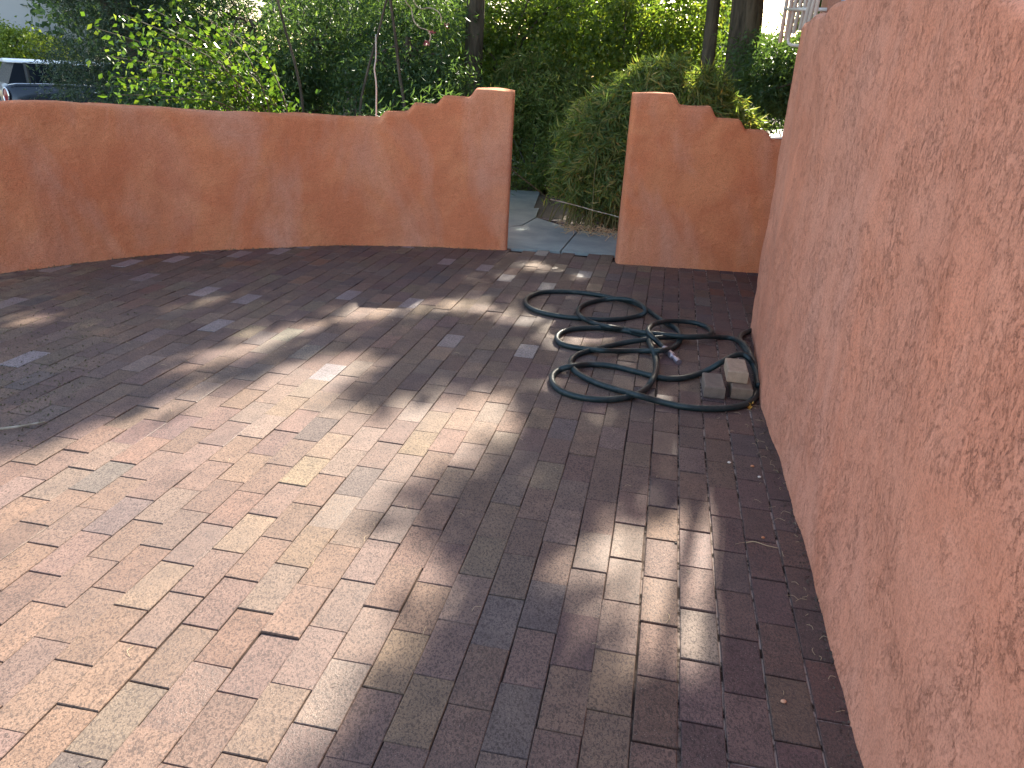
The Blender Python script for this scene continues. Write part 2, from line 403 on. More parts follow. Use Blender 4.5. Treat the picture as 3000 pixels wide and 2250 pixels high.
# ------------------------------------------------------------------ walls
def wall(name, P, s, top, thick, mt, wob=.014, rnd=.038, ends=(True, True), bat=0.0, nz=46):
    T = np.gradient(P, axis=0); T /= np.linalg.norm(T, axis=1)[:, None]; N = np.stack([-T[:, 1], T[:, 0]], -1)   # to the back side
    V = []; m = len(P)
    prof = [(0.0, k / nz) for k in range(nz + 1)]
    for i in range(m):
        h = top(s[i]); ins = 0.0
        if ends[0]: ins = max(ins, rnd * (1 - math.sqrt(max(0, 1 - (1 - min(1, (s[i] - s[0]) / rnd)) ** 2))))
        if ends[1]: ins = max(ins, rnd * (1 - math.sqrt(max(0, 1 - (1 - min(1, (s[-1] - s[i]) / rnd)) ** 2))))
        ring = []
        for k in range(nz): ring.append((0, -.04 + (h - rnd + .04) * k / nz))
        for k in range(7):
            a = math.pi / 2 * k / 6; ring.append((rnd * (1 - math.cos(a)), h - rnd + rnd * math.sin(a)))
        for k in range(1, 4): ring.append((rnd + (thick - 2 * rnd) * k / 4, h + .004))
        for k in range(7):
            a = math.pi / 2 * k / 6; ring.append((thick - rnd + rnd * math.sin(a), h - rnd + rnd * math.cos(a)))
        for k in range(1, 9): ring.append((thick, (h - rnd) * (1 - k / 8) - .04 * k / 8))
        for (d_, z_) in ring:
            dd = ins + (thick - 2 * ins) * (d_ / thick) + bat * z_ * (1 - d_ / thick)
            p3 = Vector((P[i, 0], P[i, 1], z_ * 1.0 + (3 if d_ > thick / 2 else 0)))
            w_ = wob * noise.noise(p3 * 1.9) + wob * .45 * noise.noise(p3 * 6) + .0016 * noise.noise(p3 * 24)
            zz = z_ + (.016 * noise.noise(p3 * 4.1) if z_ > h - rnd * 1.2 else 0)
            q = P[i] + N[i] * (dd + w_)
            V.append((q[0], q[1], zz))
    r_ = len(ring)
    Fq = [(i * r_ + k, (i + 1) * r_ + k, (i + 1) * r_ + k + 1, i * r_ + k + 1) for i in range(m - 1) for k in range(r_ - 1)]
    Fq += [tuple(range(r_)), tuple(reversed(range((m - 1) * r_, m * r_)))]
    o = mesh_obj(name, V, Fq, mt, smooth=True, origin=(P[m // 2, 0], P[m // 2, 1], 0))
    return o
# left wall: level coping, then four steps up to the gate
def sx_at(P, s, x): return float(np.interp(x, P[:, 0], s))
stepx = [(at(828, 253, 6.42)[0], 1.065), (at(889, 240, 6.44)[0], 1.125), (at(951, 224, 6.47)[0], 1.19), (at(1024, 207, 6.50)[0], 1.262)]
ss = [(sx_at(PL, sL, x), z) for x, z in stepx]
topbase = lambda q: float(np.interp(q, [0, sx_at(PL, sL, -3.16), sx_at(PL, sL, -2.2), sx_at(PL, sL, -1.4)], [1.07, 1.055, 1.012, 1.003]))
def topL(q):
    h = topbase(q)
    for (c, z) in ss: h += (z - h) * float(sm(c - .042, c + .030, q)) if q > c - .045 else 0
    return h
o = wall('garden_wall', PL, sL, topL, .20, M['stucco_garden'], bat=.02)
tag(o, 'long curved orange stucco courtyard wall whose low top climbs in four steps to the gate opening', 'wall')
stR = [(float(at(1464, 215, 6.24)[0]), 1.235), (float(at(1543, 246, 6.24)[0]), 1.155), (float(at(1606, 275, 6.24)[0]), 1.08), (float(at(1663, 297, 6.24)[0]), 1.02)]
def topR(q):
    x = float(np.interp(q, sR, PR[:, 0])); h = 1.305
    for (c, z) in stR: h += (z - h) * float(sm(c - .030, c + .040, x)) if x > c - .035 else 0
    return h
o = wall('garden_wall', PR, sR, topR, .20, M['stucco_garden'], bat=.015)
tag(o, 'short orange stucco wall right of the gate opening, its top stepping down towards the tall wall', 'wall')
yT = PT[:, 1]
def topT(q):
    y = float(np.interp(q, sT, yT)); x = float(np.interp(q, sT, PT[:, 0]))
    return float(np.interp(y, [-2.2, 1.0, 1.50, 1.72, 1.95, 3.1, 3.7, 4.2, 5.2], [1.42, 1.48, 1.53, 1.595, 1.73, 1.745, 1.715, 1.73, 1.745]))
# wall side 'left' of path direction is the courtyard side: reverse so that thickness goes right
PTr = PT[::-1]; sTr = sT
o = wall('tall_stucco_wall', PTr, sTr, lambda q: topT(sT[-1] - q), .26, M['stucco_tall'], wob=.016, rnd=.035, ends=(False, False), nz=110)
tag(o, 'tall rough salmon stucco wall curving along the right side of the brick paving', 'wall')

# ------------------------------------------------------------------ house behind the tall wall
house = empty('stucco_house', (4.5, 5.5, 0))
tag(house, 'pink stucco house with a grey window frame showing over the tall wall', 'house')
fp = [(1.80, 5.36), (2.05, 5.36), (2.05, 5.30), (3.1, 5.30), (3.1, -4), (9, -4), (9, 14), (4.6, 14)]
fp = [(1.80, 5.36), (3.1, 5.36), (3.1, -4), (9, -4), (9, 14), (4.6, 14)]
b = MB(); n_ = len(fp)
b.add([(x, y, 0) for x, y in fp] + [(x, y, 3.1) for x, y in fp], [tuple(range(n_ - 1, -1, -1)), tuple(range(n_, 2 * n_))] + [(i, (i + 1) % n_, (i + 1) % n_ + n_, i + n_) for i in range(n_)])
hw = b.build('wall', M['stucco_house'], house)
wf = empty('window', (2.3, 5.33, 1.5)); wf.parent = house; wf.location = Vector((2.3, 5.33, 1.5)) - house.location
M['frame_grey'] = mat('frame_grey', (.42, .47, .52), .5)
def sub(mb, name, mt, par, par_world):
    o = mb.build(name, mt); wl = o.location.copy(); o.parent = par; o.location = wl - Vector(par_world); return o
b = MB(); b.box((1.915, 5.31, 2.15), (.075, .10, 1.30)); b.box((2.72, 5.31, 2.15), (.075, .10, 1.30)); b.box((2.3175, 5.31, 1.54), (.73, .10, .08)); b.box((2.3175, 5.31, 2.76), (.73, .10, .08)); b.box((2.3175, 5.32, 2.15), (.04, .05, 1.14))
sub(b, 'frame', M['frame_grey'], wf, (2.3, 5.33, 1.5))
b = MB(); b.box((2.3175, 5.338, 2.15), (.73, .02, 1.14)); mg = mat('window_glass', (.03, .04, .05), .05, spec=.8); sub(b, 'pane', mg, wf, (2.3, 5.33, 1.5))
b = MB(); b.add([(x * 1.0 + (0.0), y, 3.1) for x, y in [(1.7, 5.26), (3.0, 5.26), (3.0, -4.1), (9.1, -4.1), (9.1, 14.1), (4.5, 14.1)]] + [(x, y, 3.28) for x, y in [(1.7, 5.26), (3.0, 5.26), (3.0, -4.1), (9.1, -4.1), (9.1, 14.1), (4.5, 14.1)]],
    [(5, 4, 3, 2, 1, 0), (6, 7, 8, 9, 10, 11)] + [(i, (i + 1) % 6, (i + 1) % 6 + 6, i + 6) for i in range(6)])
for v in range(6): b.V[v] = (b.V[v][0], b.V[v][1], 3.103)
b.build('roof', M['stucco_house'], house)

# white slatted grille hooked to the end of the tall wall
M['white_metal'] = mat('white_metal', (.72, .66, .60), .55); t = NT(M['white_metal'])
t.base(t.mix(t.g(t.noise(14, 5, .7, 1), .60, .72), (.74, .68, .63), (.30, .14, .07)))
gr = empty('white_grille', (1.62, 4.9, 1.62))
tag(gr, 'rusty white painted metal grille of upright bars fixed to the end of the tall wall', 'grille')
Z5 = lambda x, y: ((x / 5.53 + 2200) / K_, (y / 5.53) / K_)
bars = [((470, 690), (585, 0)), ((565, 650), (660, 0)), ((612, 600), (735, 0)), ((690, 545), (815, 0)), ((790, 495), (890, 0)), ((850, 450), (960, 0)), ((930, 390), (1025, 0)), ((1025, 325), (1090, 0))]
YB = []
for k, (p0, p1) in enumerate(bars):
    d_ = ray(*Z5(*p0)); Y = (1.75 - EYE) / d_[2] * d_[1]; YB.append(Y)
    a_, b_ = at(*Z5(*p0), Y), at(*Z5(*p1), Y); d_ = (b_ - a_) / np.linalg.norm(b_ - a_)
    mb = MB(); a0, b0 = a_, a_ + d_ * 1.85; r_ = .0024 * Y; mb.tube([a0, (a0 + b0) / 2, b0], r_, 8); mb.build('bar', M['white_metal'], gr, True)
mb = MB(); mb.tube([at(*Z5(560, 150), YB[0]), at(*Z5(740, 151), YB[3]), at(*Z5(900, 152), YB[5]), at(*Z5(1230, 155), 5.35)], .011, 8); mb.build('rail', M['white_metal'], gr, True)
mb = MB(); Yb = YB[2]; pts = [at(*Z5(612, 590), Yb), at(*Z5(606, 660), Yb), at(*Z5(618, 705), Yb - .05), at(*Z5(650, 728), Yb - .2), at(*Z5(740, 738), Yb - .8), at(*Z5(880, 742), 4.66)]
mb.tube(spline(pts, 6), np.linspace(.0125, .0105, 31), 8); mb.build('bracket', M['white_metal'], gr, True)
c_ = at(*Z5(888, 738), 4.62); mb = MB(); mb.tube([c_ + [0, .0, -.02], c_ + [.004, 0, .022]], [.014, .014], 10); mb.build('end_cap', M['white_metal'], gr, True)

# ------------------------------------------------------------------ hose
M['hose'] = mat('hose', (.012, .030, .034), .42, spec=.5); t = NT(M['hose'])
t.rough(t.math('ADD', .34, t.math('MULTIPLY', t.noise(30, 4, .6), .25)))
t.base(t.mix(t.g(t.noise(25, 4, .7), .5, .8), (.010, .026, .030), (.05, .06, .06)))
ZH = lambda x, y: ((x / 2.765 + 1500) / K_, (y / 2.765 + 820) / K_)
rh = .0152
def hp(l): return np.array([gp(*ZH(x, y), z=rh + dz) for x, y, dz in l])
A1 = [(1240, 560, .004), (1200, 520, .006), (1150, 475, .03), (1108, 430, .05), (1105, 398, .05), (1150, 358, .035), (1220, 340, .03), (1300, 333, .02), (1400, 337, .012), (1500, 352, .008), (1585, 385, .004), (1618, 425, .03), (1580, 452, .03), (1480, 464, .025), (1330, 462, .01), (1200, 468, .02), (1060, 486, .02), (880, 515, .002), (740, 547, .0), (620, 575, .0), (520, 610, .0), (475, 660, .0), (485, 710, .01), (560, 775, .002), (700, 840, 0), (850, 888, .0), (1000, 930, .024), (1200, 985, .002), (1400, 1028, 0), (1580, 1042, 0), (1750, 1038, 0), (1880, 1012, 0), (1955, 965, 0), (1990, 890, 0), (1985, 800, 0), (1965, 700, .005), (1935, 620, .02), (1890, 560, .022), (1850, 500, .01), (1850, 455, .01), (1890, 425, 0), (1960, 405, 0), (2060, 400, 0)]
A2 = [(1995, 860, .026), (1985, 770, .03), (1955, 690, .045), (1925, 640, .075), (1880, 607, .085), (1820, 607, .085), (1760, 632, .075), (1690, 670, .065), (1620, 713, .035), (1550, 747, .01), (1470, 775, 0), (1380, 795, 0), (1270, 800, 0), (1170, 785, .002), (1060, 757, .0), (940, 726, 0), (830, 700, 0), (720, 687, 0), (600, 685, .0), (480, 700, .022), (380, 730, .0), (328, 775, 0), (330, 835, 0), (390, 895, 0), (500, 938, 0), (650, 965, 0), (800, 968, 0), (930, 950, .002), (1030, 915, 0), (1100, 865, 0), (1145, 795, .022), (1170, 710, 0), (1160, 620, .0), (1130, 545, .030), (1085, 465, .006), (1000, 432, .0), (900, 408, .0), (780, 392, .0), (640, 388, .0), (490, 400, 0), (400, 425, 0), (362, 468, 0), (385, 510, 0), (470, 540, 0), (600, 560, 0), (740, 572, .024), (900, 576, .0), (1060, 574, 0), (1200, 573, .028), (1300, 550, 0), (1355, 500, .0), (1362, 440, .0), (1330, 395, .0), (1260, 355, .002), (1200, 315, 0), (1130, 265, .0), (1040, 210, .02), (940, 172, .0), (830, 148, .0), (700, 122, 0), (560, 103, 0), (400, 94, 0), (240, 100, 0), (140, 135, 0), (108, 180, 0), (150, 230, 0), (260, 270, 0), (420, 298, 0), (570, 312, .0), (720, 322, 0), (880, 316, 0), (1020, 292, 0), (1082, 262, .024), (1062, 215, .045), (990, 172, .026), (890, 153, .024), (760, 158, .0), (640, 180, 0), (560, 215, 0), (535, 260, .01), (570, 305, .024), (660, 350, 0), (780, 380, .024), (920, 402, .004), (1080, 428, .028), (1250, 446, .03), (1420, 460, .032), (1560, 457, .03), (1700, 464, .0), (1800, 478, .0), (1870, 512, .03), (1915, 570, .03), (1955, 650, .03), (1990, 740, .026)]
hose = empty('garden_hose', (1.0, 4.2, 0))
tag(hose, 'dark green rubber garden hose lying in loose loops on the brick paving', 'hose')
mb = MB(); 
for A in (A1, A2):
    P3, _ = resample(spline(hp(A), 8), .012)
    P3[1:-1] = (P3[:-2] + 2 * P3[1:-1] + P3[2:]) / 4
    mb.tube(P3, rh, 12)
mb.build('tube', M['hose'], hose, True)
d0 = hp([(1240, 558, .004)])[0]; d1 = hp([(1352, 668, -.002)])[0]
M['steel'] = mat('steel', (.42, .38, .44), .38, .75); mb = MB()
q = lambda f: d0 + (d1 - d0) * f
mb.tube([q(-.05), q(.0), q(.02), q(.22), q(.24), q(.40), q(.42), q(.58), q(.60), q(.78), q(.80), q(1.0)], [.016, .017, .020, .020, .014, .014, .019, .019, .012, .012, .016, .016], 12)
mb.build('hose_fitting', M['steel'], hose)

# loose pavers by the wall
ZB = lambda x, y: ((x / 5.53 + 1980) / K_, (y / 5.53 + 920) / K_)
def loose(l, c2, Z0, yaw, colr, label, dims=(.098, .195, .060)):
    mb = MB(); wx, ly, hz = dims; c = .006; V = []
    for z_, ins in ((0, .004), (.006, 0), (hz - .006, 0), (hz, .005)):
        for sx_, sy_ in ((-1, -1), (1, -1), (1, 1), (-1, 1)):
            for tt in range(1): V.append((sx_ * (wx / 2 - ins), sy_ * (ly / 2 - ins), z_))
    fs = [(3, 2, 1, 0), (12, 13, 14, 15)] + [(r_ * 4 + k, r_ * 4 + (k + 1) % 4, (r_ + 1) * 4 + (k + 1) % 4, (r_ + 1) * 4 + k) for r_ in range(3) for k in range(4)]
    V = np.array(V); cr, sr = math.cos(yaw), math.sin(yaw)
    V = np.stack([V[:, 0] * cr - V[:, 1] * sr + c2[0], V[:, 0] * sr + V[:, 1] * cr + c2[1], V[:, 2] + Z0], -1)
    m = mat('loose_brick', colr, .85, spec=.2); t = NT(m)
    cc = t.mix(t.g(t.noise(30, 5, .6), .35, .7), colr, tuple(v * .72 for v in colr)); cc = t.mix(t.math('MULTIPLY', t.g(t.noise(240, 3, .7), .58, .68), .5), cc, (.08, .06, .05))
    t.base(cc); t.normal(t.bump(t.noise(120, 4, .7), .5, .004))
    mb.add(V, fs); o = mb.build('loose_brick', m)
    tag(o, label, 'brick', 'loose bricks by the tall wall'); return o
def frontpos(za, zb, z0, yaw, ly=.195):
    a_, b_ = gp(*ZB(*za), z=z0), gp(*ZB(*zb), z=z0); c = (a_ + b_) / 2
    return c[:2] + np.array([-math.sin(yaw), math.cos(yaw)]) * ly / 2
yb = -R(8)
loose(0, frontpos((432, 1365), (795, 1378), .001, yb), .001, yb, (.25, .19, .155), 'grey brown loose brick on the paving, left of the two lower bricks')
loose(0, frontpos((868, 1385), (1235, 1402), .001, yb - .03), .001, yb - .03, (.27, .19, .14), 'brown loose brick under the pale one, between it and the hose')
loose(0, frontpos((802, 1112), (1168, 1128), .0625, yb - .02), .0625, yb - .02, (.50, .36, .26), 'pale tan loose brick lying on top of the two lower bricks')

# ------------------------------------------------------------------ foliage tools
def leaves(name, C, D, L, W, mt, parent=None, tone=None, origin=None, curl=.15):
    """C centres (base points), D unit directions, L lengths, W widths: one folded leaf each"""
    n = len(C); D = D / (np.linalg.norm(D, axis=1)[:, None] + 1e-9)
    r_ = rng.normal(size=(n, 3)); sd = np.cross(D, r_); sd /= np.linalg.norm(sd, axis=1)[:, None] + 1e-9
    nm = np.cross(D, sd); L = np.broadcast_to(L, n)[:, None]; W = np.broadcast_to(W, n)[:, None]
    V = np.empty((n, 4, 3)); V[:, 0] = C; V[:, 1] = C + D * L * .42 + sd * W * .5 + nm * W * curl
    V[:, 2] = C + D * L - nm * L * curl * .6; V[:, 3] = C + D * L * .42 - sd * W * .5 + nm * W * curl
    base = (np.arange(n) * 4)[:, None]
    F = np.concatenate([base + np.array([0, 1, 2]), base + np.array([0, 2, 3])], 1).reshape(-1, 3)
    o = mesh_obj(name, V.reshape(-1, 3), F, mt, parent, origin=origin)
    tn = rng.random(n) if tone is None else tone
    a = o.data.attributes.new('leaf_tone', 'FLOAT', 'FACE'); a.data.foreach_set('value', np.repeat(tn, 2).astype(np.float32))
    return o
def inball(n): 
    v = rng.normal(size=(n, 3)); v /= np.linalg.norm(v, axis=1)[:, None]; return v * (rng.random(n) ** (1 / 3))[:, None]
def clumps(blobs, ncl, per, sig, shell=.55):
    """cluster centres spread in ellipsoids (biased outward), leaves gathered around them"""
    wts = np.array([b_[1][0] * b_[1][1] * b_[1][2] for b_ in blobs]) ** .67; wts /= wts.sum()
    cs = []
    for (c, r_), w_ in zip(blobs, wts):
        k = max(1, int(ncl * w_)); v = inball(k); nr = np.linalg.norm(v, axis=1)[:, None]; v = v / nr * (shell + (1 - shell) * nr) if shell > 0 else v
        cs.append(np.array(c) + v * np.array(r_))
    cs = np.concatenate(cs); sg = sig * rng.uniform(.6, 1.5, len(cs))
    C = np.repeat(cs, per, axis=0) + rng.normal(size=(len(cs) * per, 3)) * np.repeat(sg, per)[:, None] * np.array([1, 1, .75])
    tn = np.clip(np.repeat(rng.random(len(cs)), per) * .6 + rng.random(len(C)) * .4, 0, 1)
    return cs, C, tn
def outdirs(C, cs, per, droop=-.3):
    D = C - np.repeat(cs, per, axis=0); D /= np.linalg.norm(D, axis=1)[:, None] + 1e-6
    D = D * .6 + rng.normal(size=D.shape) * .6; D[:, 2] += droop; return D
def limbs(root, targets, r0, mt, parent, name='trunk', height=None, n=7, lean=(0, 0), rl=None):
    mb = MB(); root = np.array(root, float)
    tp = root + np.array([lean[0], lean[1], height])
    tr = spline([root - [0, 0, .1], root * .5 + tp * .5 + [r0 * .3, 0, 0], tp], 6)
    mb.tube(tr, np.linspace(r0 * 1.15, r0 * .75, len(tr)), 10)
    for T_ in targets:
        f = rng.uniform(.55, 1); s_ = tr[int(f * (len(tr) - 1))]; T_ = np.array(T_)
        mid = (s_ + T_) / 2 + rng.normal(size=3) * .12 + [0, 0, .15 * np.linalg.norm(T_ - s_)]
        c_ = spline([s_, mid, T_], 5); mb.tube(c_, np.linspace(rl or r0 * .35, .010, len(c_)), 6)
    return mb.build(name, mt, parent, True)

def tree(name, label, cat, root, height, r0, blobs, ncl, per, sig, L, W, mt, droop=-.3, group=None, lean=(0, 0), shell=.5, nl=10, crown='crown', bark='bark'):
    e_ = empty(name, root); tag(e_, label, cat, group)
    cs, C, tn = clumps(blobs, ncl, per, sig, shell)
    limbs(root, cs[rng.choice(len(cs), min(nl, len(cs)), replace=False)], r0, M[bark], e_, height=height, lean=lean)
    leaves(crown, C, outdirs(C, cs, per, droop), L * rng.uniform(.7, 1.25, len(C)), W * rng.uniform(.75, 1.2, len(C)), mt, e_, tn, origin=root)
    return e_

# ------------------------------------------------------------------ the canopy that dapples the courtyard
lit_poly = [
 [(-400, 1080), (0, 985), (130, 950), (260, 915), (380, 862), (500, 838), (600, 790), (720, 762), (850, 772), (770, 825), (700, 872), (780, 890), (900, 868), (1010, 852), (1120, 862), (1115, 915), (1070, 965), (990, 1010), (905, 1045), (865, 1110), (900, 1180), (950, 1240), (935, 1330), (860, 1410), (770, 1500), (690, 1600), (640, 1750), (500, 2100), (-600, 2100)],
 [(1250, 1190), (1330, 1130), (1440, 1120), (1600, 1110), (1640, 1290), (1530, 1430), (1400, 1465), (1290, 1435), (1240, 1330)],
 [(670, 705), (760, 665), (860, 648), (885, 668), (790, 708)],
 [(360, 792), (470, 742), (600, 700), (690, 708), (580, 765), (440, 800)],
]
lit_ell = [(1145, 427, 42, 8), (1150, 378, 50, 5), (1130, 500, 25, 5), (1000, 662, 100, 15), (1185, 572, 72, 13), (1062, 600, 45, 8), (1250, 722, 75, 30), (1130, 690, 70, 12), (50, 690, 70, 12), (420, 662, 50, 6), (1160, 835, 40, 8), (880, 610, 60, 7), (1270, 600, 40, 8)]
def inpoly(P, poly):
    x, y = P[:, 0], P[:, 1]; r_ = np.zeros(len(P), bool); n = len(poly)
    for i in range(n):
        x1, y1 = poly[i]; x2, y2 = poly[(i + 1) % n]
        c = ((y1 > y) != (y2 > y)) & (x < (x2 - x1) * (y - y1) / (y2 - y1 + 1e-9) + x1); r_ ^= c
    return r_
# the gaps of the canopy are worked out on the ground (metres), once, from where sun spots lie on the paving
polyG = [np.array([gp(*q_)[:2] if q_[1] < 2050 and q_[0] > -350 else gp(*q_)[:2] for q_ in pl]) for pl in lit_poly]
ellG = []
for (cx, cy, rx, ry) in lit_ell:
    ellG.append(np.array([gp(cx + rx * math.cos(a), cy + ry * math.sin(a))[:2] for a in np.linspace(0, 2 * math.pi, 14)[:-1]]))
def gap_at(Gd):
    r_ = np.zeros(len(Gd), bool)
    for pl in polyG + ellG: r_ |= inpoly(Gd, [tuple(v) for v in pl])
    return r_
NC = 135000
Gd = np.stack([rng.uniform(-6, 4.2, NC), rng.uniform(-3, 9.6, NC)], -1)
jit = rng.normal(0, .065, Gd.shape)
lim = np.where((Gd[:, 0] > -.9) & (Gd[:, 0] < .3), 8.6, np.where((Gd[:, 0] > .2) & (Gd[:, 0] < .8), 6.5, 5.05))
keep = ~(gap_at(Gd + jit + [.035, .035]) | gap_at(Gd + jit + [-.035, -.035]) | gap_at(Gd + jit + [.035, -.035]) | gap_at(Gd + jit + [-.035, .035])) & (Gd[:, 1] < lim + rng.normal(0, .15, NC)); Gd = Gd[keep]
Gd2 = Gd[(rng.random(len(Gd)) < 1)]
Z = rng.uniform(4.6, 7.4, len(Gd2)); C = np.stack([Gd2[:, 0], Gd2[:, 1], np.zeros(len(Gd2))], -1) + S[None] * (Z / S[2])[:, None]
# a few stray twigs across the gaps
roots = [(-3.9, 12.2, 8.2), (-.86, 12.0, 0), (3.05, 10.9, 0), (.9, 16.5, 0)]
canopy_roots = np.array([(-5.4, 12.5), (-.86, 11.9), (float(at(1608, 90, 10.7)[0]), 10.7), (1.0, 17.0), (-3.8, 17.5)])
own = np.argmin(np.linalg.norm(C[:, None, :2] - canopy_roots[None], axis=2), axis=1)

def zg(y): return gz(y)
canopy_info = [
 ('shade_tree', 'tall shade tree furthest left, its crown above the picture', .16, 5.0, (0, 0)),
 ('shade_tree', 'straight dark trunked tree standing behind the stepped end of the curved wall', .135, 5.4, (0.05, 0)),
 ('shade_tree', 'thick dark trunk of a big tree rising behind the reedy bush right of the gate', .215, 5.2, (-.12, 0)),
 ('shade_tree', 'tall tree further back between the two dark trunks', .14, 5.2, (0, 0)),
 ('shade_tree', 'tall tree further back left of the straight trunk', .13, 5.2, (.1, 0))]
crown_tr = []
for k, (nm, lb, r0, hh, ln) in enumerate(canopy_info):
    rt = (canopy_roots[k][0], canopy_roots[k][1], zg(canopy_roots[k][1]))
    e_ = empty(nm, rt); tag(e_, lb, 'tree', 'tall shade trees over the courtyard')
    Ck = C[own == k]; tg = Ck[rng.choice(len(Ck), 6 if k == 2 else 14, replace=False)]
    limbs(rt, tg, r0, M['bark'], e_, height=(3.5 if k == 2 else 4.3) - rt[2], lean=ln, rl=.018 if k == 2 else .024)
    if k == 2:
        rt2 = (rt[0] - .38, rt[1] + .1, rt[2]); limbs(rt2, tg[:0], .09, M['bark'], e_, height=3.7, lean=(-.10, 0), rl=.018)
    n = len(Ck); D = rng.normal(size=(n, 3)); D[:, 2] -= .4
    leaves('crown', Ck, D, .125 * rng.uniform(.7, 1.25, n), .085 * rng.uniform(.8, 1.2, n), M['leaf_canopy'], e_, None, origin=rt)

# ------------------------------------------------------------------ planting behind the walls
# juniper in front of the parked car
zj = -.25
tree('juniper_tree', 'dense dark blue green juniper tree hiding the front of the parked car', 'tree', (-5.0, 10.6, zj), 2.2, .13,
     [((-5.3, 10.9, 2.75), (1.15, .8, .65)), ((-5.15, 10.7, 2.2), (.95, .8, .75)), ((-4.75, 10.7, 1.3), (.85, .7, .75)), (tuple(at(185, 165, 10.4)), (.42, .5, .45)), ((-5.65, 10.9, 2.6), (.8, .7, .6)), ((-4.4, 10.9, 2.2), (.8, .7, .9)), ((-4.55, 10.6, .45), (.85, .6, .55))],
     1300, 60, .09, .06, .014, M['leaf_juniper'], droop=0, shell=.35)
# leafy shrub with bright round leaves
rt = (-2.75, 8.3, 0)
e_ = empty('leafy_shrub', rt); tag(e_, 'shrub with shiny bright green round leaves arching over the curved wall', 'shrub')
mbs = MB(); LC = []; LD = []
tips = [at(x_, y_, 8.1 + rng.uniform(-.5, .5)) for x_, y_ in [(205, 60), (230, 120), (240, 165), (275, 95), (300, 45), (330, 120), (290, 190), (345, 75), (380, 150), (400, 100), (250, 205), (350, 215), (400, 200), (430, 170), (380, 55), (460, 215), (480, 60), (330, 20), (440, 110), (300, 150), (265, 30), (490, 140), (560, 230), (420, 20)]]
for T_ in tips:
    s_ = np.array([rt[0] + rng.uniform(-.15, .35), rt[1] + rng.uniform(-.2, .2), 0]); mid = s_ * .4 + T_ * .6 + [.18, 0, .38]
    c_ = spline([s_, s_ * .6 + mid * .4 + [.1, 0, .25], mid, T_], 8); mbs.tube(c_, np.linspace(.012, .003, len(c_)), 5)
    for k in range(int(len(c_) * .25), len(c_)):
        for _ in range(5):
            o_ = rng.normal(size=3) * .09; LC.append(c_[k] + o_); d_ = (c_[min(k + 1, len(c_) - 1)] - c_[k - 1]); d_ /= np.linalg.norm(d_)
            LD.append(d_ * .5 + rng.normal(size=3) * .6 + [0, 0, -.35])
mbs.build('stems', M['stem'], e_, True)
LC = np.array(LC); n = len(LC); leaves('foliage', LC, np.array(LD), .074 * rng.uniform(.6, 1.3, n), .046 * rng.uniform(.7, 1.2, n), M['leaf_broad'], e_, None, origin=rt)

# middle trees: fine dark foliage with thin stems
mid_trees = [
 # root px x, Y, crown blobs in (px x, px y, Y, rx, rz)
 (560, 10.5, 'leaf_dark', [(470, 120, 10.7, .7, .5), (430, 20, 10.8, .7, .5), (540, 180, 10.3, .6, .5), (380, 230, 10, .9, .35), (600, 110, 10.6, .45, .45)], 'dark bushy tree behind the shiny leaved shrub'),
 (690, 11.5, 'leaf_dark', [(660, 60, 11.8, .7, .65), (700, 150, 11.3, .7, .5), (640, 200, 11.0, .7, .4), (760, 60, 11.8, .7, .8), (590, 210, 11, .6, .35)], 'dark feathery tree with several thin stems left of the pale stake'),
 (880, 11.0, 'leaf_dark', [(850, 60, 11.5, .6, .7), (900, 130, 11.2, .6, .6), (830, 190, 10.6, .6, .45), (930, 200, 10.8, .6, .5), (930, 40, 11.8, .5, .6)], 'dark tree just left of the straight trunk'),
 (1090, 12.5, 'leaf_vine', [(1080, 60, 12.8, .6, .6), (1060, 150, 12.4, .7, .6), (1150, 100, 12.8, .8, .7), (1200, 30, 13, .8, .6), (1130, 210, 12.2, .6, .5)], 'yellow green vine covered tree right of the straight trunk'),
 (1350, 11.8, 'leaf_vine', [(1290, 60, 12.4, .7, .6), (1380, 100, 12.2, .8, .6), (1450, 30, 12.2, .8, .6), (1480, 130, 12.0, .6, .6), (1250, 140, 12.0, .8, .6)], 'sunlit yellow green tree between the gate and the thick trunk'),
 (1760, 9.6, 'leaf_dark', [(1690, 160, 9.8, .5, .4), (1690, 205, 9.6, .45, .28), (1650, 190, 10.2, .35, .22), (1790, 160, 9.8, .8, .5), (1660, 130, 10.4, .4, .25)], 'dark narrow leaved tree behind the low end of the stepped wall by the tall wall'),
]
for (rx_, Y, mt_, bl, lb) in mid_trees:
    r_ = at(rx_, 300, Y); root = (float(r_[0]), Y, zg(Y))
    blobs = [(at(a_, b_, c_), (d_, d_ * .7, e2)) for a_, b_, c_, d_, e2 in bl]
    dark = mt_ == 'leaf_dark'
    tree('garden_tree', lb, 'tree', root, 1.9, .05, blobs, 420 if dark else 330, 34, .13, .085 if dark else .075, .022 if dark else .045, M[mt_], droop=-.5, group='trees behind the courtyard wall', nl=14, shell=.15)
# yellow bush far left
lx = float(at(40, 100, 23.5)[0])
tree('lime_bush', 'sunlit yellow green bush beyond the parked car at the left edge', 'bush', (lx, 23.5, -.3), .9, .05, [((lx, 23.5, 1.15), (1.25, .9, .62)), ((lx - 1.2, 23.6, 1.2), (1.2, .9, .75)), ((lx + .9, 23.6, .6), (1.0, .6, .5))], 380, 40, .13, .10, .06, M['leaf_lime'], shell=.6)

